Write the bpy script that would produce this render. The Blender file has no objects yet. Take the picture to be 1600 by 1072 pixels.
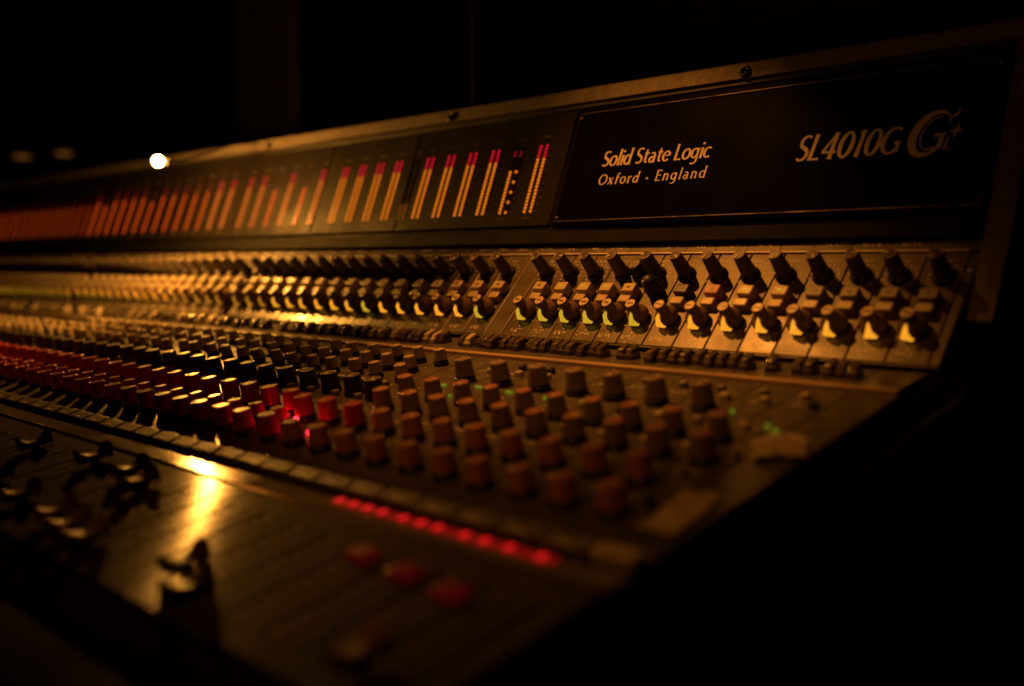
import bpy, bmesh, math, random
from mathutils import Vector, Matrix
random.seed(7)
R = math.radians
S = 0.038            # one channel pitch in metres; all layout below is in channel pitches
EYE = 0.97           # lens height above the floor in metres
scn = bpy.context.scene
COL = scn.collection

def W(x, y, z): return Vector((x * S, y * S, z * S + EYE))

# ------------------------------------------------------------------ camera, world, lamps, exposure
cd = bpy.data.cameras.new('camera'); cam = bpy.data.objects.new('camera', cd); COL.objects.link(cam)
cam.location = (0, 0, EYE); cam.rotation_euler = (R(90 - 4.51), 0, R(44.54))
cd.sensor_width = 36; cd.lens = 34.99; cd.clip_start = 0.02; cd.clip_end = 60
cd.dof.use_dof = True; cd.dof.focus_distance = 30.5 * S; cd.dof.aperture_fstop = 2.0; cd.dof.aperture_blades = 0
scn.camera = cam
wd = bpy.data.worlds.new('World'); scn.world = wd; wd.use_nodes = True
wd.node_tree.nodes['Background'].inputs[0].default_value = (1, .5, .2, 1)
wd.node_tree.nodes['Background'].inputs[1].default_value = 0.0006
scn.view_settings.view_transform = 'Standard'; scn.view_settings.look = 'None'
scn.view_settings.exposure = 0; scn.view_settings.gamma = 1; scn.view_settings.use_curve_mapping = False
scn.render.engine = 'CYCLES'
scn.cycles.use_denoising = True
scn.cycles.max_bounces = 6; scn.cycles.diffuse_bounces = 3; scn.cycles.glossy_bounces = 4
scn.cycles.sample_clamp_indirect = 4.0
scn.cycles.caustics_reflective = False; scn.cycles.caustics_refractive = False

def spot(name, loc, aim, power, size_deg, blend, radius, col):
    l = bpy.data.lights.new(name, 'SPOT'); o = bpy.data.objects.new(name, l); COL.objects.link(o)
    o.location = W(*loc); d = W(*aim) - o.location
    o.rotation_euler = d.to_track_quat('-Z', 'Y').to_euler()
    l.energy = power; l.spot_size = R(size_deg); l.spot_blend = blend; l.shadow_soft_size = radius; l.color = col
    return o
WARM = (1, .31, .034)
spot('ceiling_spot', (-31, 15, 29), (-19.3, 22.0, -1.0), 74, 34, 1.0, .014, WARM)
spot('fill_spot', (-14, -6, 22), (-14, 16.5, -4), 9, 38, 1.0, .08, WARM)

# ------------------------------------------------------------------ materials
def nodes(m):
    m.use_nodes = True; nt = m.node_tree; return nt, nt.nodes, nt.links, nt.nodes['Principled BSDF']
MATS = {}
def mat(name, col, rough=.5, metal=0, noise=.25, scale=60, bump=.0, rvar=.12, coat=0, aniso=0, stretch=None, spec=.5, tang=None, coatr=.5):
    m = bpy.data.materials.new(name); nt, N, L, p = nodes(m)
    p.inputs['Metallic'].default_value = metal; p.inputs['Coat Weight'].default_value = coat
    p.inputs['Anisotropic'].default_value = aniso; p.inputs['Specular IOR Level'].default_value = spec
    tc = N.new('ShaderNodeTexCoord'); mp = N.new('ShaderNodeMapping'); L.new(tc.outputs['Object'], mp.inputs[0])
    oi = N.new('ShaderNodeObjectInfo'); vm = N.new('ShaderNodeVectorMath'); vm.operation = 'SCALE'
    comb = N.new('ShaderNodeCombineXYZ'); L.new(oi.outputs['Random'], comb.inputs[0]); L.new(oi.outputs['Random'], comb.inputs[1])
    L.new(comb.outputs[0], vm.inputs[0]); vm.inputs['Scale'].default_value = 7.0
    L.new(vm.outputs[0], mp.inputs['Location'])
    if stretch: mp.inputs['Scale'].default_value = stretch
    nz = N.new('ShaderNodeTexNoise'); nz.inputs['Scale'].default_value = scale; nz.inputs['Detail'].default_value = 6; nz.inputs['Roughness'].default_value = .65
    L.new(mp.outputs[0], nz.inputs['Vector'])
    rmp = N.new('ShaderNodeMapRange'); L.new(nz.outputs['Fac'], rmp.inputs[0])
    rmp.inputs[1].default_value = .3; rmp.inputs[2].default_value = .7
    rmp.inputs[3].default_value = 1 - noise; rmp.inputs[4].default_value = 1 + noise
    mx = N.new('ShaderNodeMix'); mx.data_type = 'RGBA'; mx.blend_type = 'MULTIPLY'; mx.inputs[0].default_value = 1
    mx.inputs[6].default_value = (*col, 1); L.new(rmp.outputs[0], mx.inputs[7]); L.new(mx.outputs[2], p.inputs['Base Color'])
    nz2 = N.new('ShaderNodeTexNoise'); nz2.inputs['Scale'].default_value = scale * .35; nz2.inputs['Detail'].default_value = 5
    L.new(mp.outputs[0], nz2.inputs['Vector'])
    r2 = N.new('ShaderNodeMapRange'); L.new(nz2.outputs['Fac'], r2.inputs[0])
    r2.inputs[1].default_value = .3; r2.inputs[2].default_value = .7
    r2.inputs[3].default_value = max(.03, rough - rvar); r2.inputs[4].default_value = min(1, rough + rvar); L.new(r2.outputs[0], p.inputs['Roughness'])
    if bump:
        b = N.new('ShaderNodeBump'); b.inputs['Strength'].default_value = bump; b.inputs['Distance'].default_value = .0004
        nz3 = N.new('ShaderNodeTexNoise'); nz3.inputs['Scale'].default_value = scale * 9; nz3.inputs['Detail'].default_value = 3
        L.new(mp.outputs[0], nz3.inputs['Vector']); L.new(nz3.outputs['Fac'], b.inputs['Height']); L.new(b.outputs[0], p.inputs['Normal'])
    if tang:
        cv_ = N.new('ShaderNodeCombineXYZ')
        for q in range(3): cv_.inputs[q].default_value = tang[q]
        L.new(cv_.outputs[0], p.inputs['Tangent'])
    if coat: p.inputs['Coat Roughness'].default_value = coatr
    MATS[name] = m; return m
def glow(name, col, strength, base=(.1, .06, .02), sample=False):
    m = bpy.data.materials.new(name); nt, N, L, p = nodes(m)
    p.inputs['Base Color'].default_value = (*base, 1); p.inputs['Roughness'].default_value = .35
    p.inputs['Emission Color'].default_value = (*col, 1)
    nz = N.new('ShaderNodeTexNoise'); nz.inputs['Scale'].default_value = 400
    tc = N.new('ShaderNodeTexCoord'); L.new(tc.outputs['Object'], nz.inputs['Vector'])
    r = N.new('ShaderNodeMapRange'); L.new(nz.outputs['Fac'], r.inputs[0]); r.inputs[3].default_value = strength * .6; r.inputs[4].default_value = strength * 1.4
    L.new(r.outputs[0], p.inputs['Emission Strength'])
    if not sample: m.cycles.emission_sampling = 'NONE'
    MATS[name] = m; return m

PANEL = mat('panel_paint', (.088, .070, .054), .36, 0, .28, 55, .25, .12)
PANEL2 = mat('lower_panel_paint', (.085, .075, .065), .34, 0, .3, 55, .25, .12)
FADERP = mat('fader_plate', (.085, .068, .052), .17, .1, .3, 40, 0, .03, aniso=.95, tang=(0, .981, .193), coat=.18, coatr=.6)   # brushed along the console
LIP = mat('lip_metal', (.55, .48, .41), .46, .1, .25, 60, .2)
RAILM = mat('polished_rail', (.40, .34, .28), .15, .6, .15, 50, .12, .06)
ALU = mat('textured_rail', (.22, .19, .16), .5, .4, .35, 160, .5)
BODY = mat('body_black', (.006, .0055, .005), .75, 0, .3, 40, .2, spec=.12)
GLOSS = mat('nameplate_black', (.004, .0035, .003), .14, 0, .3, 20, .0, .03, spec=.25)
METERP = mat('meter_panel_face', (.013, .0105, .0085), .55, 0, .25, 40, .15, spec=.08)
BRIDGE = mat('bridge_black', (.018, .016, .014), .5, 0, .3, 40, .2)
WOOD = mat('trim_wood', (.40, .28, .19), .38, .0, .3, 60, .2, stretch=(.15, 1, 1))
TRIMM = mat('thin_trim', (.26, .21, .16), .28, .8, .2, 80)
PADM = mat('armrest_pad', (.0025, .002, .002), .9, 0, .3, 30, .4, spec=.02)
FRONT = mat('front_trim_brown', (.022, .014, .009), .8, 0, .3, 40, .2, spec=.0)
CHEEK = mat('cheek_brown', (.13, .10, .075), .5, 0, .3, 90, .4)
KDARK = mat('knob_charcoal', (.085, .068, .056), .40, 0, .25, 120, .1)
KTOP = mat('knob_cap_dark', (.085, .07, .06), .25, 0, .25, 120, .1)
KSKIRT = mat('knob_skirt_black', (.014, .012, .011), .4, 0, .25, 120)
KBROWN = mat('wedge_knob_brown', (.17, .11, .075), .34, 0, .2, 120, .1)
KTAN = mat('knob_top_tan', (.55, .43, .30), .4, 0, .3, 150, .1)
KBEIGE = mat('knob_beige', (.19, .135, .085), .36, 0, .22, 120, .1)
KMAUVE = mat('knob_mauve', (.36, .145, .072), .38, 0, .22, 120, .1)
KRED = mat('knob_red', (.42, .030, .026), .34, 0, .2, 120, .1)
KRIM = mat('rim_highlight', (.34, .28, .22), .3, 0, .4, 200)  # pale ring painting the edge highlight on tall knob tops
KLINE = mat('pointer_white', (.7, .62, .5), .5)
MARK = mat('legend_ink', (.85, .76, .62), .6, 0, .35, 300)
BEIGE = mat('button_beige', (.46, .38, .26), .4, 0, .2, 100, .1)
BGREY = mat('button_grey', (.22, .19, .17), .4, 0, .2, 100, .1)
BPINK = mat('button_pink', (.42, .22, .18), .4, 0, .2, 100, .1)
BBLACK = mat('button_black', (.022, .019, .017), .28, 0, .2, 100, .1)
BDARK = mat('toggle_dark', (.10, .08, .065), .25, .2, .3, 100, .15)
KEYM = mat('key_grey', (.125, .10, .08), .55, 0, .25, 80, .15)
CAPRED = mat('fader_cap_maroon', (.05, .012, .010), .42, 0, .3, 80, .1)
CAPYEL = mat('fader_cap_ochre', (.36, .20, .04), .45, 0, .3, 80, .1)
REDBTN = glow('red_button_lit', (1, .006, .02), .035, (.03, .003, .004))
MARKD = mat('meter_scale_ink', (.14, .12, .10), .7, spec=.1)
LEDOFF = mat('led_off', (.012, .008, .006), .3, 0, .2, 100)
AMBER = glow('led_amber', (1, .225, .009), .78, (.01, .006, .003))
ORANGE = glow('led_orange', (1, .19, .018), .8, (.01, .006, .003))
DEEP = glow('led_deep_orange', (1, .10, .009), .85, (.01, .006, .003))
DEEP2 = glow('led_far_orange', (1, .09, .008), .7, (.01, .006, .003))
DIMAM = glow('led_amber_dim', (1, .26, .03), .16)
LRED = glow('led_red', (1, .010, .035), .5, (.01, .003, .003))
LREDD = glow('led_red_dim', (1, .010, .03), .14, (.01, .003, .003))
YEL = glow('pointer_yellow_glint', (1, .38, .02), .95, (.75, .5, .05))  # plastic pointer, no lamp: emission painted in for the light it reflects
YELD = glow('pointer_yellow_glint_dim', (1, .42, .025), .35, (.6, .4, .05))  # same pointer with the painted glow weakened for the dark far end
YELG = glow('pointer_yellow_green_glint', (1, .62, .03), .55, (.6, .5, .05))
GREENB = glow('button_green_lit', (.45, .75, .04), .16, (.40, .50, .10))
GREENL = glow('led_green', (.42, .70, .03), .20)
REDSTRIP = glow('led_strip_red', (1, .012, .014), 1.0, (.3, .01, .01), True)
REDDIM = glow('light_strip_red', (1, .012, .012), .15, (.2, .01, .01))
REDSPOT = glow('led_red_bright', (1, .015, .03), 14.0, (.3, .01, .01), True)
BULB = glow('bulb_light', (1, .385, .05), 3700, (1, 1, 1), True)
FARL = glow('far_lamp_glass', (1, .36, .05), .11, (.02, .01, .005))
INK = mat('nameplate_lettering', (.80, .70, .64), .5, 0, .2, 200)
TAPE = mat('masking_tape', (.50, .40, .28), .6, 0, .25, 60, .5)
PAPER = mat('scrap_paper', (.52, .44, .32), .65, 0, .3, 60, .5)
WALLM = mat('dark_wall_paint', (.035, .03, .027), .8, 0, .3, 6)
FLOORM = mat('dark_floor', (.02, .017, .015), .7, 0, .3, 8)
PILLM = mat('pillar_wood', (.11, .095, .08), .6, 0, .3, 10)
METALD = mat('dark_metal', (.08, .07, .06), .4, .6, .3, 60)

# ------------------------------------------------------------------ mesh builder (units: channel pitches)
class MB:
    def __init__(s): s.v = []; s.f = []; s.m = []; s.sm = []
    def add(s, vs, fs, m=0, smooth=False):
        b = len(s.v); s.v += [tuple(v) for v in vs]
        for f in fs: s.f.append(tuple(i + b for i in f)); s.m.append(m); s.sm.append(smooth)
    def box(s, x0, x1, y0, y1, z0, z1, m=0, bv=0.0, top=None):
        """box with chamfered vertical and top edges; top = inset of the top face"""
        if bv <= 0:
            v = [(x0,y0,z0),(x1,y0,z0),(x1,y1,z0),(x0,y1,z0),(x0,y0,z1),(x1,y0,z1),(x1,y1,z1),(x0,y1,z1)]
            s.add(v, [(3,2,1,0),(4,5,6,7),(0,1,5,4),(1,2,6,5),(2,3,7,6),(3,0,4,7)], m); return
        t = bv if top is None else top
        def ring(i, z, c):
            a, b, e, d = x0 + i, x1 - i, y0 + i, y1 - i
            return [(a+c,e,z),(b-c,e,z),(b,e+c,z),(b,d-c,z),(b-c,d,z),(a+c,d,z),(a,d-c,z),(a,e+c,z)]
        rings = [ring(0, z0, bv), ring(0, z1 - bv, bv), ring(t * .3, z1 - bv * .3, bv), ring(t, z1, bv)]
        vs = sum(rings, []); fs = []
        for k in range(3):
            for i in range(8): j = (i + 1) % 8; fs.append((k*8+i, k*8+j, k*8+8+j, k*8+8+i))
        fs.append(tuple(range(24, 32))); fs.append(tuple(reversed(range(8))))
        s.add(vs, fs, m)
    def lathe(s, prof, n=24, m=0, cx=0, cy=0, flute=0, nf=12, cap=True, capm=None, z=0):
        vs = []
        for (r, h) in prof:
            for i in range(n):
                a = 2 * math.pi * i / n; rr = r * (1 + (flute * (1 if (i * nf * 2 // n) % 2 else -1) if flute else 0))
                vs.append((cx + rr * math.cos(a), cy + rr * math.sin(a), z + h))
        fs = []
        for k in range(len(prof) - 1):
            for i in range(n): j = (i + 1) % n; fs.append((k*n+i, k*n+j, (k+1)*n+j, (k+1)*n+i))
        s.add(vs, fs, m, not flute)
        if cap:
            k = len(prof) - 1
            s.add([vs[k*n+i] for i in range(n)], [tuple(range(n))], m if capm is None else capm)
    def prism(s, poly, x0, x1, m=0):
        """poly of (y, z), counter-clockwise seen from +x, extruded along x"""
        n = len(poly); vs = [(x0, *p) for p in poly] + [(x1, *p) for p in poly]
        fs = [(i, (i+1) % n, n + (i+1) % n, n + i)[::-1] for i in range(n)]
        fs.append(tuple(range(n))[::-1]); fs.append(tuple(range(n, 2*n)))
        s.add(vs, fs, m)
    def tube(s, pts, r, n=10, m=0):
        pts = [Vector(p) for p in pts]; vs = []
        for i, p in enumerate(pts):
            d = (pts[min(i+1, len(pts)-1)] - pts[max(i-1, 0)]).normalized()
            a = d.orthogonal().normalized(); a = (Vector((0,1,0)) - d * d.y).normalized() if abs(d.y) < .9 else (Vector((1,0,0)) - d * d.x).normalized()
            b = d.cross(a)
            for k in range(n): t = 2*math.pi*k/n; vs.append(p + (a*math.cos(t) + b*math.sin(t)) * r)
        fs = []
        for i in range(len(pts)-1):
            for k in range(n): j = (k+1) % n; fs.append((i*n+k, i*n+j, i*n+n+j, i*n+n+k))
        fs += [tuple(range(n))[::-1], tuple(range(len(vs)-n, len(vs)))]
        s.add(vs, fs, m, True)
    def mesh(s, name, mats):
        me = bpy.data.meshes.new(name); me.from_pydata([(x*S, y*S, z*S) for x, y, z in s.v], [], s.f)
        for mt in mats: me.materials.append(mt)
        me.polygons.foreach_set('material_index', s.m); me.polygons.foreach_set('use_smooth', s.sm)
        me.update(); return me

def link(name, me, parent=None, loc=(0,0,0), rot=(0,0,0), label=None):
    """loc is in channel pitches in the parent's frame (no parent: the layout frame with the eye at 0)"""
    o = bpy.data.objects.new(name, me); COL.objects.link(o)
    if parent is None: o.location = W(*loc)
    else: o.parent = parent; o.location = Vector(loc) * S
    o.rotation_euler = rot
    if label: o['label'] = label
    return o
def tag(o, label, cat, group=None):
    o['label'] = label; o['category'] = cat
    if group: o['group'] = group
def struct(o): o['kind'] = 'structure'; return o
def one(fn, name, mats, *a, **k):
    b = MB(); fn(b, *a, **k); return b.mesh(name, mats)

# ------------------------------------------------------------------ the room
FZ = -EYE / S
b = MB(); b.box(-420, 120, -120, 140, FZ - 3, FZ); struct(link('floor', b.mesh('floor', [FLOORM])))
b = MB(); b.box(-420, 120, 92, 96, FZ, 60); struct(link('studio_wall', b.mesh('studio_wall', [WALLM])))

# ------------------------------------------------------------------ the console
XR, XL = -8.87, -86.0
con = bpy.data.objects.new('mixing_console', None); COL.objects.link(con); con.location = (0, 0, 0)
con.empty_display_size = .2
tag(con, 'large dark recording studio mixing console with rows of knobs, glowing meters and a black nameplate', 'mixing console')
class Plane:
    def __init__(s, y0, z0, y1, z1):
        s.y0, s.z0 = y0, z0; s.a = math.atan2(z1 - z0, y1 - y0); s.c, s.n = math.cos(s.a), math.sin(s.a); s.len = math.hypot(y1-y0, z1-z0)
    def s_of(s, y): return (y - s.y0) / s.c
    def pt(s, x, t, h=0): return (x, s.y0 + t*s.c - h*s.n, s.z0 + t*s.n + h*s.c)
def part(name, me, pl, x, t=0, h=0, parent=None, label=None, rz=0):
    """a part of the console lying in plane PL at (x, t, h)"""
    o = bpy.data.objects.new(name, me); COL.objects.link(o); o.parent = con if parent is None else parent
    p = pl.pt(x, t, h); o.location = W(*p); o.rotation_euler = (pl.a, 0, rz)
    if label: o['label'] = label
    return o
def cpart(name, me, label=None):
    o = bpy.data.objects.new(name, me); COL.objects.link(o); o.parent = con; o.location = (0, 0, EYE)
    if label: o['label'] = label
    return o
def sub(name, me, parent, x, t, h=0, rz=0, label=None, tilt=0):
    return link(name, me, parent, (x, t, h), (tilt, 0, rz), label)

UP = Plane(22.84, -2.30, 25.72, .75)
LEDGE = Plane(20.95, -2.74, 22.80, -2.48)
LOW = Plane(12.10, -4.475, 20.90, -2.75)
FAD = Plane(7.0, -5.475, 10.86, -4.72)
BR = Plane(25.61, 1.30, 27.18, 5.49)
RAILP = Plane(10.88, -4.70, 11.55, -4.70 + .67 * math.tan(R(7.0)))

# body: one closed cross-section under the panels
body = [(6.2, -5.95), (7.0, -5.75), (10.86, -4.95), (12.1, -4.72), (20.9, -3.0), (22.86, -2.72), (25.85, .45), (25.62, 1.0), (27.25, 5.35), (28.2, 5.6), (31, 5.3), (31, FZ + 3), (19, FZ + 3), (17, -9), (9, -7.6)]
b = MB(); b.prism(body, XL, XR + .02); cpart('console_body', b.mesh('console_body', [BODY]))
b = MB(); b.prism([(20, FZ), (31, FZ), (31, FZ + 3), (20, FZ + 3)], XL + 2, XR - 1); cpart('plinth', b.mesh('plinth', [BODY]))
# padded armrest and the brown strip behind it
arm = [(4.5 + .85 + .85 * math.cos(t), -6.25 + .5 * math.sin(t)) for t in [2 * math.pi * i / 20 for i in range(20)]]
b = MB(); b.prism(arm, XL, XR + .3); b.sm = [len(f) == 4 for f in b.f]; cpart('armrest', b.mesh('armrest', [PADM]))
b = MB(); b.box(XL, XR, 0, .78, 0, .12, 0, .03); part('front_trim', b.mesh('front_trim', [FRONT]), Plane(6.15, -5.80, 7, -5.62), 0)
# end cheeks
chk = [(4.6, -6.7), (6.0, -6.2), (7.0, -6.1), (12.0, -5.2), (20.9, -3.4), (22.9, -3.1), (25.7, -.3), (31, -.3), (31, FZ), (19, FZ), (17, -9), (9, -7.8)]
b = MB(); b.prism(chk, XR + .03, XR + .5); cpart('end_cheek', b.mesh('end_cheek', [BODY]))
b = MB(); b.prism([(25.75, .1), (25.42, .55), (24.3, -1.3), (24.3, -1.35), (25.0, -1.6), (31, -1.6), (31, 5.6), (28, 6.35), (27.38, 6.2), (25.4, .9)][2:], XR + .02, XR + .62)
cpart('bridge_cheek', b.mesh('bridge_cheek', [CHEEK]), 'brown end panel of the meter bridge')

# top rail of the meter bridge with its screws
b = MB(); b.prism([(27.16, 5.71), (27.60, 5.66), (28.3, 5.9), (28.2, 6.15), (27.55, 6.24), (27.36, 6.22), (27.30, 6.16)], XL, XR + .6)
rail = cpart('top_rail', b.mesh('top_rail', [ALU]))
b = MB(); b.lathe([(.19, 0), (.19, .05), (.16, .09), (.11, .09), (.09, .04), (0.001, .04)], 20, 0)
sm_ = b.mesh('screw', [BBLACK])
RS = Plane(27.14, 5.64, 27.30, 6.16)
for x in (-16.71, -30.2, -43.7, -57.2):
    p = RS.pt(x, .27, 0); link('screw', sm_, rail, p, (RS.a, 0, 0))
# bridge face behind plates
b = MB(); b.box(XL, XR, -.15, 4.62, -.30, -.12); part('bridge_face', b.mesh('bridge_face', [BRIDGE]), BR, 0)
b = MB(); b.box(XL, XR + .02, -.62, -.17, -.30, .0, 0, .03); part('bridge_sill', b.mesh('bridge_sill', [BODY]), BR, 0)
b = MB(); b.box(XL, XR + .02, 4.50, 4.66, -.10, -.0, 0, .02); part('upper_fillet', b.mesh('upper_fillet', [BRIDGE]), BR, 0)

# ---- nameplate
NPX0, NPX1 = -23.35, -8.93
b = MB(); b.box(NPX0, NPX1, .0, 4.44, -.12, .05, 0, .05)
npl = part('nameplate', b.mesh('nameplate', [GLOSS]), BR, 0)
b = MB()
r_ = .018
def strip(b, x0, x1, y0, y1, h0, h1): b.box(x0, x1, y0, y1, h0, h1, 0, .012)
X0, X1, Y0, Y1 = NPX0 + .16, NPX1 - .12, .13, 4.22
strip(b, X0, X1, Y0, Y0 + .045, .051, .085); strip(b, X0, X1, Y1 - .045, Y1, .051, .085)
strip(b, X0, X0 + .03, Y0 + .05, Y1 - .05, .051, .075); strip(b, X1 - .03, X1, Y0 + .05, Y1 - .05, .051, .075)
sub('plate_trim', b.mesh('plate_trim', [TRIMM]), npl, 0, 0)
b = MB(); b.lathe([(.05, .05), (.045, .085), (.001, .09)], 10, 0); RIV = b.mesh('rivet', [TRIMM])
for x in (X0 + .1, X1 - .1):
    for y in (Y0 + .18, Y1 - .18): sub('rivet', RIV, npl, x, y)

def stroke(b, pts, h0=.052, h1=.066):
    """ribbon through (x, y, width) points"""
    n = len(pts); L_, R_ = [], []
    for i, (x, y, w) in enumerate(pts):
        ax, ay, _ = pts[max(i-1, 0)]; cx, cy, _ = pts[min(i+1, n-1)]; dx, dy = cx-ax, cy-ay; d = math.hypot(dx, dy) or 1
        L_.append((x - dy/d*w/2, y + dx/d*w/2)); R_.append((x + dy/d*w/2, y - dx/d*w/2))
    vs = [(*p, h1) for p in L_] + [(*p, h1) for p in R_] + [(*p, h0) for p in L_] + [(*p, h0) for p in R_]
    fs = []
    for i in range(n-1):
        fs += [(n+i, n+i+1, i+1, i), (i, i+1, 2*n+i+1, 2*n+i), (n+i+1, n+i, 3*n+i, 3*n+i+1)]
    b.add(vs, fs, 0)

def glyph(ch):
    """(advance, strokes) of a flared humanist letter; cap height 1"""
    K, T = .135, .075
    def stem(x, y0, y1, k=K): return [(x, y0, k * 1.22), (x, y0 + .12, k * 1.02), (x, (y0 + y1) / 2, k * .95), (x, y1 - .12, k * 1.02), (x, y1, k * 1.22)]
    def arc(cx, cy, rx, ry, a0, a1, k=K, t=T, n=26):
        return [(cx + rx * math.cos(R(a0 + (a1 - a0) * i / n)), cy + ry * math.sin(R(a0 + (a1 - a0) * i / n)), t + (k - t) * abs(math.cos(R(a0 + (a1 - a0) * i / n))) ** 1.3) for i in range(n + 1)]
    def bar(x0, x1, y, t=T): return [(x0, y, t), ((x0 + x1) / 2, y, t * .9), (x1, y, t * 1.35)]
    def seg(x0, y0, x1, y1, k): return [(x0, y0, k * 1.15), ((x0 + x1) / 2, (y0 + y1) / 2, k * .95), (x1, y1, k * 1.15)]
    G = {
     'S': (.56, [arc(.28, .755, .20, .205, 38, 200, .11), [(.088, .69, .12), (.12, .60, .13), (.25, .52, .14), (.38, .44, .14), (.455, .36, .13), (.475, .27, .12)], arc(.265, .25, .21, .21, 5, -140, .11)]),
     'o': (.58, [arc(.29, .33, .225, .30, 0, 360)]), 'l': (.24, [stem(.12, 0, 1.05)]), 'i': (.24, [stem(.12, 0, .64), [(.12, .82, .13), (.12, .95, .13)]]),
     'd': (.60, [arc(.27, .32, .20, .29, 0, 360), stem(.47, 0, 1.05)]), 't': (.42, [[(.19, .86, .06), (.19, .66, .13), (.19, .2, .13), (.23, .07, .11), (.36, .04, .06)], bar(.05, .37, .61)]),
     'a': (.54, [arc(.23, .19, .15, .17, 0, 360, .12), [(.40, 0, .15), (.40, .25, .13), (.40, .42, .13), (.36, .56, .10), (.25, .62, .08), (.11, .58, .07)]]),
     'e': (.56, [arc(.29, .32, .22, .29, 8, 318), bar(.10, .50, .36, .065)]), 'L': (.54, [stem(.13, 0, 1), bar(.13, .50, .045)]),
     'g': (.60, [arc(.27, .34, .20, .27, 0, 360), [(.47, .64, .15), (.47, .3, .13), (.47, -.10, .13), (.42, -.24, .10), (.28, -.30, .075), (.12, -.26, .07)]]),
     'c': (.50, [arc(.29, .32, .22, .29, 48, 312)]), 'O': (.86, [arc(.43, .5, .36, .46, 0, 360)]), 'x': (.54, [seg(.07, .64, .47, 0, .14), seg(.47, .64, .07, 0, .08)]),
     'f': (.38, [[(.17, 0, .15), (.17, .4, .13), (.17, .80, .13), (.21, .94, .10), (.30, 1.0, .08), (.40, .98, .07)], bar(.04, .36, .61)]),
     'r': (.40, [stem(.12, 0, .64), [(.14, .44, .07), (.22, .57, .09), (.37, .60, .12)]]), '\u2022': (.46, [[(.23, .24, .10), (.23, .28, .2), (.23, .36, .2), (.23, .40, .10)]]), ' ': (.26, []),
     'E': (.56, [stem(.13, 0, 1), bar(.13, .50, .045), bar(.13, .47, .52), bar(.13, .50, .955)]),
     'n': (.60, [stem(.12, 0, .64), [(.14, .42, .06), (.22, .56, .08), (.34, .60, .10), (.44, .52, .125), (.465, .40, .13), (.465, .2, .13), (.465, 0, .155)]]),
     '4': (.66, [seg(.44, .98, .06, .30, .08), bar(.03, .62, .27, .085), stem(.44, 0, 1)]), '0': (.66, [arc(.33, .5, .24, .46, 0, 360, .15)]),
     '1': (.44, [stem(.24, 0, 1), [(.24, .97, .09), (.12, .88, .07)]]), 'G': (.82, [arc(.43, .5, .35, .46, 50, 318, .15), stem(.69, .08, .44), bar(.52, .75, .43)])}
    return G[ch]
def text_mesh(txt, x0, x1, y0, caph, shear=.2, wt=1.0, spacing=0.0):
    adv = 0; items = []
    for ch in txt:
        a, st = glyph(ch); items.append((adv, st)); adv += a + spacing
    b = MB(); k = (x1 - x0) / (adv - spacing); lv = 0
    for off, st in items:
        for p in st:
            lv = (lv + 1) % 5
            stroke(b, [(x0 + (off + x) * k + shear * y * caph, y0 + y * caph, w * wt * (k + caph) / 2) for x, y, w in p], .052, .064 + lv * .0016)
    return b.mesh('lettering', [INK])
def BS(z): return (z - 1.30) / math.sin(BR.a)
sub('lettering', text_mesh('Solid State Logic', -21.66, -17.36, BS(3.26), .56, .10, 1.12), npl, 0, 0)
sub('lettering', text_mesh('Oxford \u2022 England', -21.62, -17.36, BS(2.63), .38, .09, 1.0, .14), npl, 0, 0)
sub('lettering', text_mesh('SL4010G', -14.45, -11.42, BS(2.90), .80, .17, 1.12), npl, 0, 0)
# the swash G+ emblem
def emblem():
    b = MB(); cx, cy = -10.62, BS(3.38); 
    def sh(x, y): return cx + x + .24*y, cy + y
    arc = []
    for i in range(41):
        t = R(48 + i / 40 * 282); w = .05 + .17 * max(0, math.sin((i / 40) * math.pi)) ** 1.5
        x, y = sh(.46 * math.cos(t), .60 * math.sin(t)); arc.append((x, y, w))
    stroke(b, arc)
    arc = []
    for i in range(31):
        t = R(75 + i / 30 * 220); x, y = sh(.06 + .31 * math.cos(t), .45 * math.sin(t)); arc.append((x, y, .035))
    stroke(b, arc)
    def ln(*p): stroke(b, [(*sh(x, y), w) for x, y, w in p])
    ln((.36, .42, .05), (.47, .50, .07), (.50, .66, .03)); ln((.33, .45, .03), (.36, .30, .05))
    ln((.10, -.06, .09), (.40, -.06, .09)); ln((.33, -.12, .12), (.33, -.42, .10)); ln((.20, -.45, .05), (.42, -.42, .05))
    ln((.47, .02, .05), (.80, .02, .05)); ln((.63, .20, .05), (.63, -.16, .05))
    ln((.50, -.15, .05), (.50, -.48, .05)); ln((.58, -.47, .06), (.64, -.47, .06))
    return b.mesh('emblem', [INK])
sub('emblem', emblem(), npl, 0, 0)

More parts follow.
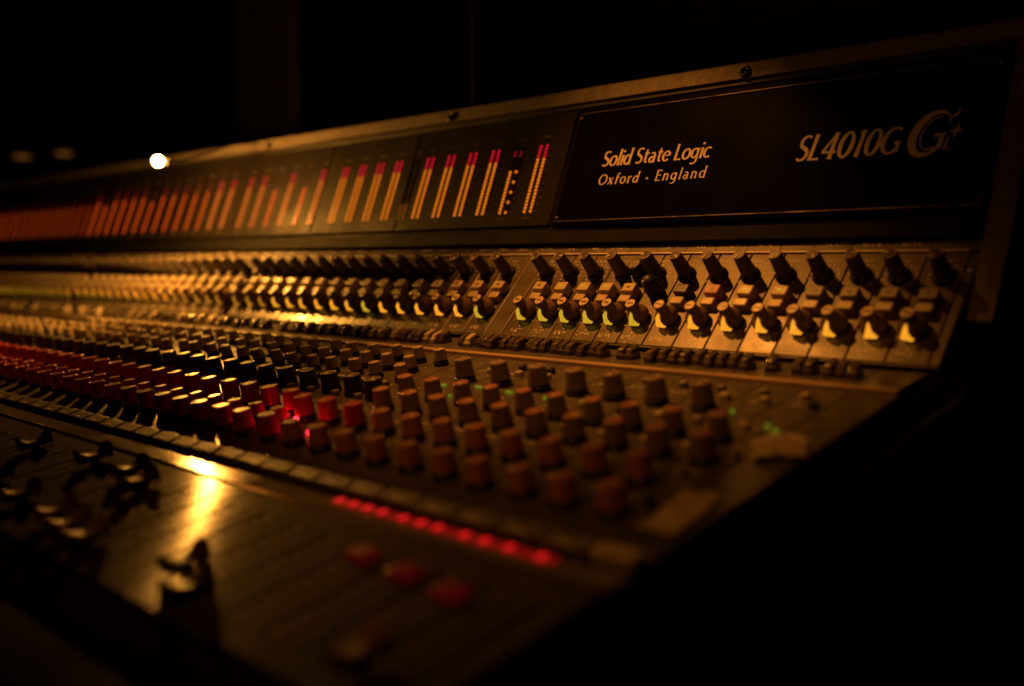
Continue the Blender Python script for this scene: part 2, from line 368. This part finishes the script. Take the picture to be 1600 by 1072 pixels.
# ---- meter panels with level meters
LEDS = 20
def meter_mesh(kind, sep=.15, rad=.058, hh=.055):
    """twin columns of round LEDs; kind picks how far each column is lit and in what colour"""
    b = MB(); pal = [LEDOFF, AMBER, LRED, ORANGE, DEEP, LREDD, DIMAM, MARKD, DEEP2]
    for c, x in enumerate((-sep, sep)):
        for i in range(LEDS):
            y = .62 + i * .133; lit = 0
            if kind == 'full': lit = 2 if i >= 16 else 1
            elif kind == 'part': lit = 0 if (i > 12 or (c and i % 3)) else 1; lit = 5 if i in (17, 18) else lit
            elif kind == 'orange': lit = 2 if i >= 16 else 3
            elif kind == 'deep': lit = 5 if i >= 16 else 4
            elif kind == 'deeplow': lit = 5 if i == 16 else (4 if i < 14 else 0)
            elif kind == 'far': lit = 5 if i == 17 else (8 if i < 15 else 0)
            elif kind == 'dim': lit = 6 if i < 5 else 0
            b.lathe([(rad, 0), (rad, hh * .5), (rad * .6, hh)], 8, lit, x, y, capm=lit)
    for i in range(0, LEDS, 2):
        y = .62 + i * .133; b.box(.33, .33 + (.10 if i % 4 else .16), y - .012, y + .012, .0, .006, 7)
    for k in range(4): b.box(-.2 + k * .1, -.14 + k * .1, 3.5, 3.56, 0, .006, 7); b.box(-.2 + k * .1, -.15 + k * .1, .34, .40, 0, .006, 7)
    return b.mesh('level_meter', pal)
MM = {k: meter_mesh(k, *((.05, .045, .015) if k == 'far' else (.085, .055, .02) if k in ('deep', 'deeplow') else (.12, .055, .04) if k == 'orange' else ())) for k in ('full', 'part', 'orange', 'deep', 'deeplow', 'dim', 'far')}
mx_list = [(-24.64, 'full'), (-25.89, 'part'), (-27.1, 'full'), (-28.35, 'full'), (-29.6, 'full'), (-30.85, 'full'), (-31.75, 'dim')]
x = -32.85; k = 0
while x > -84:
    kd = 'full' if x > -37 else 'orange' if x > -47.5 else 'deep'
    if k in (5, 7): kd = 'deeplow'
    if x < -50 and k % 5 == 2: kd = 'deeplow'
    if x < -63: kd = 'far'
    mx_list.append((x, kd)); x -= 1.24 + (.45 if k in (3, 9) else 0); k += 1
edges = [-23.42, -31.98, -38.0, -47.2, -56.4, -65.6, -74.8, -84.5]
for e1, e0 in zip(edges[:-1], edges[1:]):
    b = MB(); b.box(e0 + .03, e1 - .03, .06, 4.40, -.12, 0, 0, .04)
    mp_ = part('meter_panel', b.mesh('meter_panel', [METERP]), BR, 0)
    for mxx, kd in mx_list:
        if e0 < mxx < e1: sub('level_meter', MM[kd], mp_, mxx, 0, 0)

# ------------------------------------------------------------------ control meshes
def knob(b, r0, r1, h, flute=.025, skirt=.06, capr=.86, rim=False):
    b.lathe([(r0 + skirt, 0), (r0 + skirt, .07), (r0 + skirt * .5, .13), (r0 * .92, .14)], 28, 1, cap=False)
    b.lathe([(r0, .17), (r0, .22), (r1 * 1.01, h - .09), (r1, h - .05)], 36, 0, flute=flute, nf=18, cap=False)
    b.lathe([(r0 * .92, .14), (r0, .17)], 36, 1, cap=False)
    b.lathe([(r1, h - .05), (r1 * .97, h - .015)], 36, 0, cap=False); b.lathe([(r1 * .97, h - .015), (r1 * .92, h - .002), (r1 * capr, h), (r1 * capr * .96, h - .012)], 36, 4 if rim else 2, capm=2)
    b.box(-.018, .018, -r1 * 1.0, -r1 * .2, h - .012, h + .006, 3)
def knob_mesh(name, mats, *a, **k): return one(knob, name, mats, *a, **k)
TALL = knob_mesh('tall_knob', [KDARK, KSKIRT, KTOP, KLINE, KRIM], .22, .18, .90, .02, .07, rim=True)
SHORT = knob_mesh('tall_knob', [KSKIRT, KSKIRT, KDARK, KDARK], .24, .22, .55, .02, .05)
STUMP = one(lambda b: (b.lathe([(.27, 0), (.27, .3), (.25, .55), (.18, .7), (.06, .74)], 24, 0)), 'rubber_plug', [KSKIRT])
BIG = knob_mesh('beige_knob', [KBEIGE, KSKIRT, KBEIGE, KLINE], .265, .225, .64, .02, .03)
KTANB = mat('knob_pale_beige', (.42, .33, .22), .34, 0, .22, 120, .1)
SMALLB = knob_mesh('beige_knob', [KTANB, KSKIRT, KTANB, KLINE], .20, .17, .50, .02, .03)
MIDB = knob_mesh('beige_knob', [KBEIGE, KSKIRT, KMAUVE, KLINE], .235, .20, .58, .02, .03)
DARKK = knob_mesh('black_knob', [KSKIRT, KSKIRT, KDARK, KLINE], .27, .24, .58, .02, .03)
MAUVE = knob_mesh('mauve_knob', [KMAUVE, KSKIRT, KMAUVE, KLINE], .25, .215, .60, .02, .03)
MAUVES = knob_mesh('mauve_knob', [KBEIGE, KSKIRT, KMAUVE, KLINE], .25, .21, .60, .02, .03)
REDK = knob_mesh('red_knob', [KRED, KSKIRT, KRED, KLINE], .255, .235, .66, .02, .02)
REDS = knob_mesh('red_knob', [KRED, KSKIRT, KRED, KLINE], .21, .19, .48, .02, .02)
def wedge_knob(b, y=2):
    b.lathe([(.27, 0), (.32, .06), (.345, .14), (.345, .20), (.32, .29), (.26, .37), (.195, .42), (.178, .45), (.172, .64), (.158, .685)], 28, 0, cap=False)
    b.lathe([(.158, .685), (.135, .70), (.115, .69)], 28, 1, cap=True)
    b.box(-.10, .10, -.018, .018, .68, .702, 3)
    # yellow plastic pointer wedge down the front; its emission paints reflected light
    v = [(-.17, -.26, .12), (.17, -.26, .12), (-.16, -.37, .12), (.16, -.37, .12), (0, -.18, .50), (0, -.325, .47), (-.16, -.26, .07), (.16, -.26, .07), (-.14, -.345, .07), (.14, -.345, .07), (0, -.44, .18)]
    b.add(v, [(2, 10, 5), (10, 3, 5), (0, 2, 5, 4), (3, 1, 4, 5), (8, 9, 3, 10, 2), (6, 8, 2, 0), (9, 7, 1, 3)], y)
WEDY = one(wedge_knob, 'wedge_knob', [KBROWN, KTAN, YEL, KSKIRT]); WEDG = one(wedge_knob, 'wedge_knob', [KBROWN, KTAN, YELG, KSKIRT]); WEDD = one(wedge_knob, 'wedge_knob', [KBROWN, KTAN, YELD, KSKIRT])
def button(b, w=.46, d=.34, h=.34, dot=True):
    b.box(-w/2, w/2, -d/2, d/2, 0, h, 0, .035)
    if dot: b.box(-.06, .06, -.04, .04, h - .01, h + .008, 1)
BT = {n: one(button, 'push_button', [m, KDARK]) for n, m in dict(beige=BEIGE, grey=BGREY, pink=BPINK, black=BBLACK).items()}
BT['green'] = one(button, 'push_button', [BEIGE, GREENB])
BTL = {n: one(button, 'push_button', [m, KDARK], .42, .27, .26, False) for n, m in dict(beige=BEIGE, green=GREENB).items()}
def toggle(b):
    b.box(-.13, .13, -.24, .24, 0, .16, 0, .03)
    v0 = len(b.v); b.box(-.11, .11, -.20, .20, .16, .34, 0, .04)
    for i in range(v0, len(b.v)):
        x, y, z = b.v[i]
        if z > .2: b.v[i] = (x, y + .05, z + y * .25)
TOG = one(toggle, 'toggle_button', [BDARK]); TOGL = one(toggle, 'toggle_button', [BEIGE])
def legend(b, x, y, w, n, m, rng, h=.0, ht=.09):
    """a silk-screened legend too small to read: a run of unequal strokes"""
    cw = w / n
    for i in range(n):
        a = x - w/2 + i * cw; k = rng.random()
        if k < .5: b.box(a, a + cw * .25, y, y + ht, h, h + .005, m)
        if k > .25: b.box(a + cw * .3, a + cw * .8, y + ht * (.0 if k < .6 else .8), y + ht * (.2 if k < .6 else 1), h, h + .005, m)
        if k > .7: b.box(a + cw * .3, a + cw * .8, y + ht * .4, y + ht * .58, h, h + .005, m)

# ---- upper (monitor) strips: explicit centres at the right, even pitch further left
rng = random.Random(3)
wedge_x = [-22.4, -21.45, -20.5, -19.6, -18.72, -17.84, -16.81, -15.77, -14.71, -13.66, -12.65, -11.7, -10.68, -9.71]
tall_x = [-22.62, -21.57, -20.52, -19.4, None, -18.1, -17.03, -15.94, -14.89, -13.79, -12.7, -11.63, -10.63, -9.52]
cells = []
bnd = [-23.02] + [(wedge_x[i] + wedge_x[i+1]) / 2 + .04 for i in range(13)] + [-9.12]
for i in range(14): cells.append((bnd[i], bnd[i+1], wedge_x[i], tall_x[i], i))
x = -24.32
for j in range(52):
    cells.append((x - .525, x + .525, x, x - .15, 100 + j)); x -= 1.05 if j % 16 != 15 else 1.5
variants = {}
for (x0, x1, lx, tx, i) in cells:
    xc = (x0 + x1) / 2
    key = i if i < 100 else 100 + (i % 3)
    if key not in variants:
        b = MB(); w = (x1 - x0) / 2 - .016
        b.box(-w, w, 0, UP.len - .62, -.16, 0, 0, .022)
        legend(b, lx - xc - .05, .20, .46, 5, 1, rng, 0, .13); b.box(-.03 + lx - xc, .0 + lx - xc, .40, .45, 0, .005, 1)
        legend(b, lx - xc - .05, .03 + .02, .1, 2, 1, rng, 0, .04)
        for a in range(-5, 6):      # scale ticks around the tall knob
            t = R(90 + a * 26); cx = (tx if tx else xc) - xc
            b.box(cx + .40 * math.cos(t) - .018, cx + .40 * math.cos(t) + .018, 2.75 + .40 * math.sin(t) - .018, 2.75 + .40 * math.sin(t) + .018, 0, .005, 1)
        legend(b, (tx or xc) - xc - .05, 3.26, .4, 6, 1, rng, 0, .07)
        for a in range(-3, 4):
            t = R(90 + a * 38); b.box(lx - xc + .43 * math.cos(t) - .015, lx - xc + .43 * math.cos(t) + .015, .86 + .43 * math.sin(t) - .015, .86 + .43 * math.sin(t) + .015, 0, .005, 1)
        variants[key] = b.mesh('monitor_strip', [PANEL, MARK])
    st = part('monitor_strip', variants[key], UP, xc)
    if tx: sub('tall_knob', TALL, st, tx - xc, 2.72, 0, rng.uniform(-2, 2))
    if i == 4: sub('tall_knob', SHORT, st, -.02, 2.70, 0)
    sub('wedge_knob', WEDG if i in (0, 1, 2, 3, 4, 5, 100, 106) else WEDD if i > 112 else WEDY, st, lx - xc, .98, 0, -.12 + rng.uniform(-.2, .2))
    bx = lx - xc + .10
    if i == 5: sub('rubber_plug', STUMP, st, bx + .02, 1.95, 0, 0, 'black rubber plug in place of a missing button')
    else:
        cap = 'black' if i == 6 else 'pink' if i == 7 else 'green' if i in (1, 2, 3, 8, 9) else 'grey' if i in (10, 11, 12, 13) else 'beige'
        sub('push_button', BT[cap], st, bx + .02, 1.92, 0, rng.uniform(-.03, .03))
        sub('push_button', BTL['beige'], st, bx, 1.54, 0)
# blank filler plates
for a, c in ((-9.10, XR), (-23.78, -23.05)):
    b = MB(); b.box(a, c, 0, UP.len - .62, -.16, 0, 0, .022)
    if a > -10: b.lathe([(.07, 0), (.06, .03), (.001, .035)], 12, 1, -8.99, 2.95)
    part('blank_plate', b.mesh('blank_plate', [PANEL, LIP]), UP, 0)
# label strip along the top of the upper panel, and its bright edges
b = MB(); b.box(XL, XR, UP.len - .56, UP.len, -.16, .02, 0, .03)
for i in range(70):
    xx = -9.6 - i * 1.06
    if rng.random() < .8: legend(b, xx, UP.len - .36, .5, 5, 1, rng, .02, .10)
    b.box(xx + .5, xx + .52, UP.len - .52, UP.len - .04, .018, .024, 2)
ls = part('label_strip', b.mesh('label_strip', [PANEL, MARK, BODY]), UP, 0)
b = MB(); b.box(XL, XR - .3, UP.len - .62, UP.len - .565, -.1, .06, 0, .01); b.box(XL, XR - .6, UP.len - .12, UP.len - .09, .0, .05, 0, .01)
sub('edge_strip', b.mesh('edge_strip', [LIP]), ls, 0, 0)
# bright lip at the foot of the upper panel
b = MB(); b.box(XL, XR, -.075, -.01, -.26, -.005, 0, .02); part('panel_lip', b.mesh('panel_lip', [PANEL]), UP, 0)

# ---- ledge with toggles
lv = {}
for j in range(54):
    xc = -9.6 - j * 1.08
    if 0 not in lv: b = MB(); b.box(-.53, .53, 0, LEDGE.len, -.2, 0, 0, .015); lv[0] = b.mesh('switch_strip', [PANEL2])
    st = part('switch_strip', lv[0], LEDGE, xc)
    if j == 0: continue
    n = 3 if xc > -46 else 2
    for q in range(n):
        if rng.random() < .12: continue
        sub('toggle_button', TOGL if (xc < -23 and rng.random() < .35) else TOG, st, -.34 + q * .31 + rng.uniform(-.03, .03), .95 + rng.uniform(-.1, .1), 0, rng.uniform(-.12, .12), None, rng.uniform(-.08, .08))
b = MB(); b.box(XL, XR - .02, -.26, -.03, -.2, .10, 0, .03); part('wood_trim', b.mesh('wood_trim', [WOOD]), LEDGE, 0)

# ---- lower channel strips
LP = 1.08
def cx_(k): return -10.45 - LP * k
big_x = [-12.33, -13.6, -14.85, -16.03, -17.3, -18.7, -20.1]
st_of = {}
cv = {}
for k in range(50):
    xc = cx_(k); key = k % 5 + (10 if xc < -21.6 else 0)
    if key not in cv:
        b = MB(); w = LP / 2 - .012
        b.box(-w, w, .02, LOW.len - .16, -.16, 0, 0, .015)
        for t in (1.9, 3.3, 5.6, 7.5): legend(b, rng.uniform(-.1, .1), t + rng.uniform(-.1, .1), .5, 6, 1, rng, 0, .08)
        for q in range(12): a = rng.uniform(-.45, .45); t = rng.uniform(3.5, 8.5); b.box(a, a + .05, t, t + .02, 0, .005, 1)
        cv[key] = b.mesh('channel_strip', [PANEL2, MARK])
    st = part('channel_strip', cv[key], LOW, xc); st_of[k] = st
    T = LOW.s_of
    j = lambda a=.03: rng.uniform(-a, a)
    right = xc > -21.6
    redz = xc < -20.4
    sub('red_knob' if redz else 'mauve_knob', REDK if redz else MAUVE, st, 0 + j(), T(13.1) + j(), 0, rng.uniform(-2, 2))
    if right:
        if xc > -18.9: sub('mauve_knob', MAUVE, st, -.50 + j(), T(14.5) + j(), 0, rng.uniform(-2, 2))
        else: sub('red_knob', REDK, st, -.5 + j(), T(14.5) + j(), 0, rng.uniform(-2, 2))
        if xc > -20.3:
            sub('mauve_knob', MAUVES, st, .0 + j(), T(15.82) + j(), 0, rng.uniform(-2, 2))
            sub('beige_knob', MIDB, st, -.40 + j(), T(16.95) + j(), 0, rng.uniform(-2, 2))
        else:
            sub('black_knob', DARKK, st, -.1 + j(), T(16.45) + j(), 0, rng.uniform(-2, 2))
    else:
        sub('red_knob', REDK, st, -.3 + j(), T(14.75) + j(), 0, rng.uniform(-2, 2))
        if xc > -46: sub('red_knob', REDS, st, .25 + j(), T(13.95) + j(), 0, rng.uniform(-2, 2))
        sub('black_knob', DARKK, st, -.05 + j(), T(16.5) + j(.06), 0, rng.uniform(-2, 2))
        sub('beige_knob', SMALLB, st, .2 + j(.08), T(18.0) + j(.08), 0, rng.uniform(-2, 2))
        sub('beige_knob', SMALLB, st, -.25 + j(.08), T(18.75) + j(.08), 0, rng.uniform(-2, 2))
        if xc > -48: sub('beige_knob', SMALLB, st, .1 + j(.08), T(19.6) + j(.08), 0, rng.uniform(-2, 2))
b = MB(); b.box(-.10, .10, -.10, .10, 0, .15, 0, .03); SBT = [b.mesh('small_button', [m]) for m in (BEIGE, BGREY, BBLACK)]
for k in range(26):
    xc = cx_(k); T = LOW.s_of
    for dx, y in ((.30, 13.75), (-.05, 15.15), (.38, 16.3), (.15, 17.45), (-.32, 17.75), (.30, 19.4), (-.1, 19.9))[(0 if xc > -21.6 else 2):(7 if xc > -21.6 else 4)]:
        if rng.random() < .82: sub('small_button', SBT[rng.choice((0, 0, 1, 1, 2))], st_of[k], dx + rng.uniform(-.06, .06), T(y), 0)
for xx in big_x:
    k = min(range(50), key=lambda q: abs(cx_(q) - xx)); sub('beige_knob', BIG, st_of[k], xx - cx_(k), LOW.s_of(18.6), 0, rng.uniform(-2, 2))
# indicator lights
b = MB(); b.box(-.12, .12, -.05, .05, 0, .06, 0, .02); IG = b.mesh('indicator_light', [GREENL])
b = MB(); b.lathe([(.055, 0), (.055, .05), (.03, .08)], 12, 0); IR = b.mesh('indicator_light', [GREENL])
b = MB(); b.lathe([(.09, 0), (.09, .1), (.05, .15)], 12, 0); IRED = b.mesh('indicator_light', [REDSPOT])
for gx, gy, me in [(-20.37, 18.0, IG), (-19.17, 18.2, IG), (-17.92, 18.1, IG), (-16.57, 18.0, IR), (-16.31, 18.3, IR), (-15.37, 18.1, IG), (-14.15, 18.05, IR), (-13.08, 18.1, IR), (-11.76, 18.05, IR),
                   (-11.6, 18.6, IR), (-10.39, 18.0, IR), (-10.1, 17.8, IR), (-17.9, 17.35, IG), (-16.73, 17.25, IR), (-19.3, 17.3, IR), (-14.6, 17.3, IR), (-24.6, 18.3, IR), (-28.1, 18.4, IR), (-31.2, 18.3, IR),
                   (-21.0, 13.75, IRED), (-20.45, 13.75, IRED), (-22.6, 14.35, IRED), (-21.75, 14.2, IRED)]:
    k = min(range(50), key=lambda q: abs(cx_(q) - gx)); sub('indicator_light', me, st_of[k], gx - cx_(k), LOW.s_of(gy), 0)
b = MB(); b.box(-9.89, XR, .02, LOW.len - .16, -.16, 0, 0, .015)
part('blank_plate', b.mesh('blank_plate', [PANEL2]), LOW, 0)

# ---- key bar and polished rail
KPK = Plane(11.60, -4.60, 12.02, -4.45)
KP = Plane(11.58, -4.61, 12.08, -4.50)
b = MB(); b.box(XL, XR, 0, .52, -.2, .0, 0, .01); part('key_bar', b.mesh('key_bar', [BBLACK]), KP, 0)
b = MB(); b.box(-.49, .49, .05, .46, -.12, .12, 0, .04); b.box(-.2, .15, .15, .19, .116, .125, 1); KEY = b.mesh('flat_key', [KEYM, MARK])
for i in range(44): part('flat_key', KEY, KPK, -10.35 - i * 1.06, rng.uniform(-.015, .015), 0, None, None, 0)
b = MB(); b.box(-.42, .42, .06, .46, 0, .2, 0, .05); part('rail_end_cap', b.mesh('rail_end_cap', [LIP]), KP, -9.35)
b = MB(); b.box(XL, XR, 0, RAILP.len, -.2, .0, 0, .03); part('polished_rail', b.mesh('polished_rail', [RAILM]), RAILP, 0)
b = MB(); b.tube([(XL, 0, -.03), (XR, 0, -.03)], .06, 14); part('rail_edge', b.mesh('rail_edge', [RAILM]), RAILP, 0)
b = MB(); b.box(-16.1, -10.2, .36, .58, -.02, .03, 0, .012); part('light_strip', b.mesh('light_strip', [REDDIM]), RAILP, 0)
b = MB(); b.box(-.045, .045, -.10, .10, .02, .05, 0, .012); RLED = b.mesh('red_light', [REDSTRIP])
for i, xx in enumerate([-15.9, -15.46, -15.01, -14.56, -13.95, -13.45, -12.99, -12.3, -11.8, -11.22, -10.5]):
    part('red_light', RLED, RAILP, xx, .47, 0)

b = MB(); b.lathe([(.05, 0), (.05, .08), (.03, .1)], 10, 0); KLED = b.mesh('red_light', [REDSTRIP])
for i in range(1, 7): part('red_light', KLED, KP, -10.35 - (i - .5) * 1.06, .50, 0)
b = MB(); b.box(XL, XR, .50, .545, -.1, .06, 0, .01); part('edge_strip', b.mesh('edge_strip', [LIP]), KP, 0)
# ---- fader strips
fv = {}
def saddle(b, m0=0, m1=1):
    """fader cap: a saddle with raised front and back edges on a thin stem"""
    n = 15; w = .24; ln = .40; vs = []; fs = []
    for i in range(n):
        t = -1 + 2 * i / (n - 1); y = t * ln; zt = .25 + .21 * t * t; ww = w * (.72 + .28 * t * t) * (1 if abs(t) < .99 else .9)
        vs += [(-ww, y, .12), (-ww, y, zt - .03), (-ww + .04, y, zt), (ww - .04, y, zt), (ww, y, zt - .03), (ww, y, .12)]
    for i in range(n - 1):
        for k in range(6): a = i*6 + k; c = i*6 + (k+1) % 6; fs.append((a, c, c + 6, a + 6)[::-1])
    fs += [(0, 1, 2, 3, 4, 5)[::-1], tuple(range(6*n - 6, 6*n))]
    b.add(vs, fs, m0, False); b.box(-.03, .03, -.12, .12, -.1, .14, m1); b.box(-ww * .8, ww * .8, -.012, .012, .245, .259, 2)
CAPM = one(saddle, 'fader_cap', [CAPRED, METALD, KLINE]); CAPY = one(saddle, 'fader_cap', [CAPYEL, METALD, KLINE])
b = MB(); b.box(-.27, .27, -.2, .2, 0, .12, 0, .04); RB = b.mesh('red_button', [REDBTN]); 
b = MB()
w = .52
b.box(-w, -.05, 0, FAD.len, -.14, 0, 0, .012); b.box(.05, w, 0, FAD.len, -.14, 0, 0, .012)
b.box(-.05, .05, 0, .55, -.14, -.001, 0); b.box(-.05, .05, FAD.len - .62, FAD.len, -.14, -.001, 0)
for q in range(11): b.box(.12, .12 + (.16 if q % 5 == 0 else .1), .7 + q * .25, .714 + q * .25, 0, .004, 1)
FS = b.mesh('fader_strip', [FADERP, MARK])
caps = {13: 10.0, 12: 10.05, 11: 9.75, 10: 9.35}
faders = [(-24.0, 10.05, 0), (-22.55, 10.0, 0), (-21.05, 9.7, 0), (-23.5, 7.95, 1), (-21.5, 7.9, 1), (-20.2, 7.75, 1), (-18.9, 7.65, 1), (-16.1, 8.05, 0), (-14.5, 7.55, 0), (-10.95, 7.75, 1), (-25.3, 8.1, 0), (-26.6, 8.0, 0), (-27.9, 9.8, 0), (-29.3, 8.2, 0)]
fst = {}
for k in range(30):
    xc = -9.42 - 1.06 * k; fst[k] = part('fader_strip', FS, FAD, xc)
def fk(xx): return min(range(30), key=lambda q: abs(-9.42 - 1.06 * q - xx))
for xx, yy, kd in faders:
    k = fk(xx); sub('fader_cap', CAPY if kd else CAPM, fst[k], 0, FAD.s_of(yy), 0)
for xx, yy in ((-13.3, 9.95), (-12.1, 9.85), (-10.9, 9.75)): k = fk(xx); sub('red_button', RB, fst[k], xx + 9.42 + 1.06 * k, FAD.s_of(yy), 0)

# ------------------------------------------------------------------ things on the console
def sheet(name, nx, ny, w, d, amp, fn, m, seed):
    r = random.Random(seed); b = MB(); ph = [(r.uniform(2, 9), r.uniform(2, 9), r.uniform(0, 6)) for _ in range(6)]
    vs = []
    for i in range(nx + 1):
        for k in range(ny + 1):
            u, v = i / nx - .5, k / ny - .5
            z = sum(abs(math.sin(a * u * 3 + c * v * 3 + p)) for a, c, p in ph) / 6 * amp
            vs.append((u * w * (1 + .06 * math.sin(9 * v)), v * d * (1 + .06 * math.sin(7 * u)), .02 + z * fn(u, v)))
    n = len(vs); vs += [(x, y, z - .012) for x, y, z in vs]; fs = []
    g = lambda i, k: i * (ny + 1) + k
    for i in range(nx):
        for k in range(ny):
            q = (g(i, k), g(i+1, k), g(i+1, k+1), g(i, k+1)); fs.append(q); fs.append(tuple(n + a for a in q[::-1]))
    b.add(vs, fs, 0, True); return b.mesh(name, [m])
def on_plane(name, me, pl, x, y, h, rz, label, cat):
    o = bpy.data.objects.new(name, me); COL.objects.link(o); o.location = W(*pl.pt(x, pl.s_of(y), h)); o.rotation_euler = Matrix.Rotation(pl.a, 3, 'X').to_euler()
    o.rotation_euler = (Matrix.Rotation(pl.a, 3, 'X') @ Matrix.Rotation(rz, 3, 'Z')).to_euler(); tag(o, label, cat); return o
on_plane('masking_tape', sheet('masking_tape', 14, 20, .72, 1.7, .10, lambda u, v: .6 + abs(v), TAPE, 5), LOW, -9.45, 13.6, .0, .12, 'smooth pale strip of masking tape stuck on the blank right end of the knob panel', 'tape')
on_plane('paper_scrap', sheet('paper_scrap', 24, 24, 1.0, 1.15, .28, lambda u, v: 1.3 - abs(u) - abs(v), PAPER, 9), LOW, -9.5, 16.9, .0, .5, 'crumpled pale scrap of paper lying on the console edge beyond the beige knobs', 'paper')

# ------------------------------------------------------------------ console lamp on its gooseneck
LX, LY, LZ = -44.94, 22.0, 4.827
lamp = bpy.data.objects.new('gooseneck_lamp', None); COL.objects.link(lamp); lamp.location = W(LX, 27.9, 6.2)
tag(lamp, 'glowing bare bulb on a dark gooseneck above the far end of the console', 'lamp')
def lk(name, b, mats): 
    o = bpy.data.objects.new(name, b.mesh(name, mats)); COL.objects.link(o); o.parent = lamp; o.location = Vector((0, 0, 0)); return o
d = Vector((0, LY - 27.9, LZ - 6.2))
b = MB(); n = 14
prof = [(.23 * math.sin(math.pi * i / n) + .0005, -.23 * math.cos(math.pi * i / n)) for i in range(n + 1)]
b.lathe(prof, 20, 0, d.x, d.y, cap=False, z=d.z); lk('bulb', b, [BULB])
b = MB(); b.tube([(0, d.y + .26, d.z), (0, d.y + .7, d.z + .02)], .15, 14); lk('bulb_socket', b, [BODY])
b = MB(); b.tube([(0, 0, -.1), (0, -.5, .0), (0, -2.0, -.25), (0, d.y + 1.2, d.z + .1), (0, d.y + .5, d.z)], .05, 10); lk('gooseneck', b, [BODY])

# ------------------------------------------------------------------ background things
b = MB(); b.tube([(-36.1, 34, FZ + .3), (-36.1, 34, 20)], .10, 10); b.lathe([(2.2, 0), (2.2, .25), (.4, .4)], 24, 0, -36.1, 34, z=FZ)
o = link('stand_pole', b.mesh('stand_pole', [METALD])); tag(o, 'thin dark upright stand pole behind the meter bridge', 'stand')
b = MB(); b.box(-103, -91.2, 60, 60.8, FZ, 50, 0, .2); o = link('wall_pillar', b.mesh('wall_pillar', [PILLM])); tag(o, 'broad dim brown pillar in the dark behind the console', 'pillar')
def far_lamp(px, label):
    b = MB(); b.lathe([(.001, -.22), (.9, -.2), (1.2, 0), (.9, .2), (.001, .22)], 16, 0, cap=False); b.box(-.1, .1, .5, 2.4, -.1, .1, 1)
    o = link('wall_lamp', b.mesh('wall_lamp', [FARL, METALD]), None, px); tag(o, label, 'wall lamp', 'faint lamps on the far wall')
far_lamp((-156.5, 55.5, 15.93), 'faint amber wall lamp at the far left, farther from the glowing bulb')
far_lamp((-150.0, 59.0, 16.17), 'faint amber wall lamp nearer to the glowing bulb')
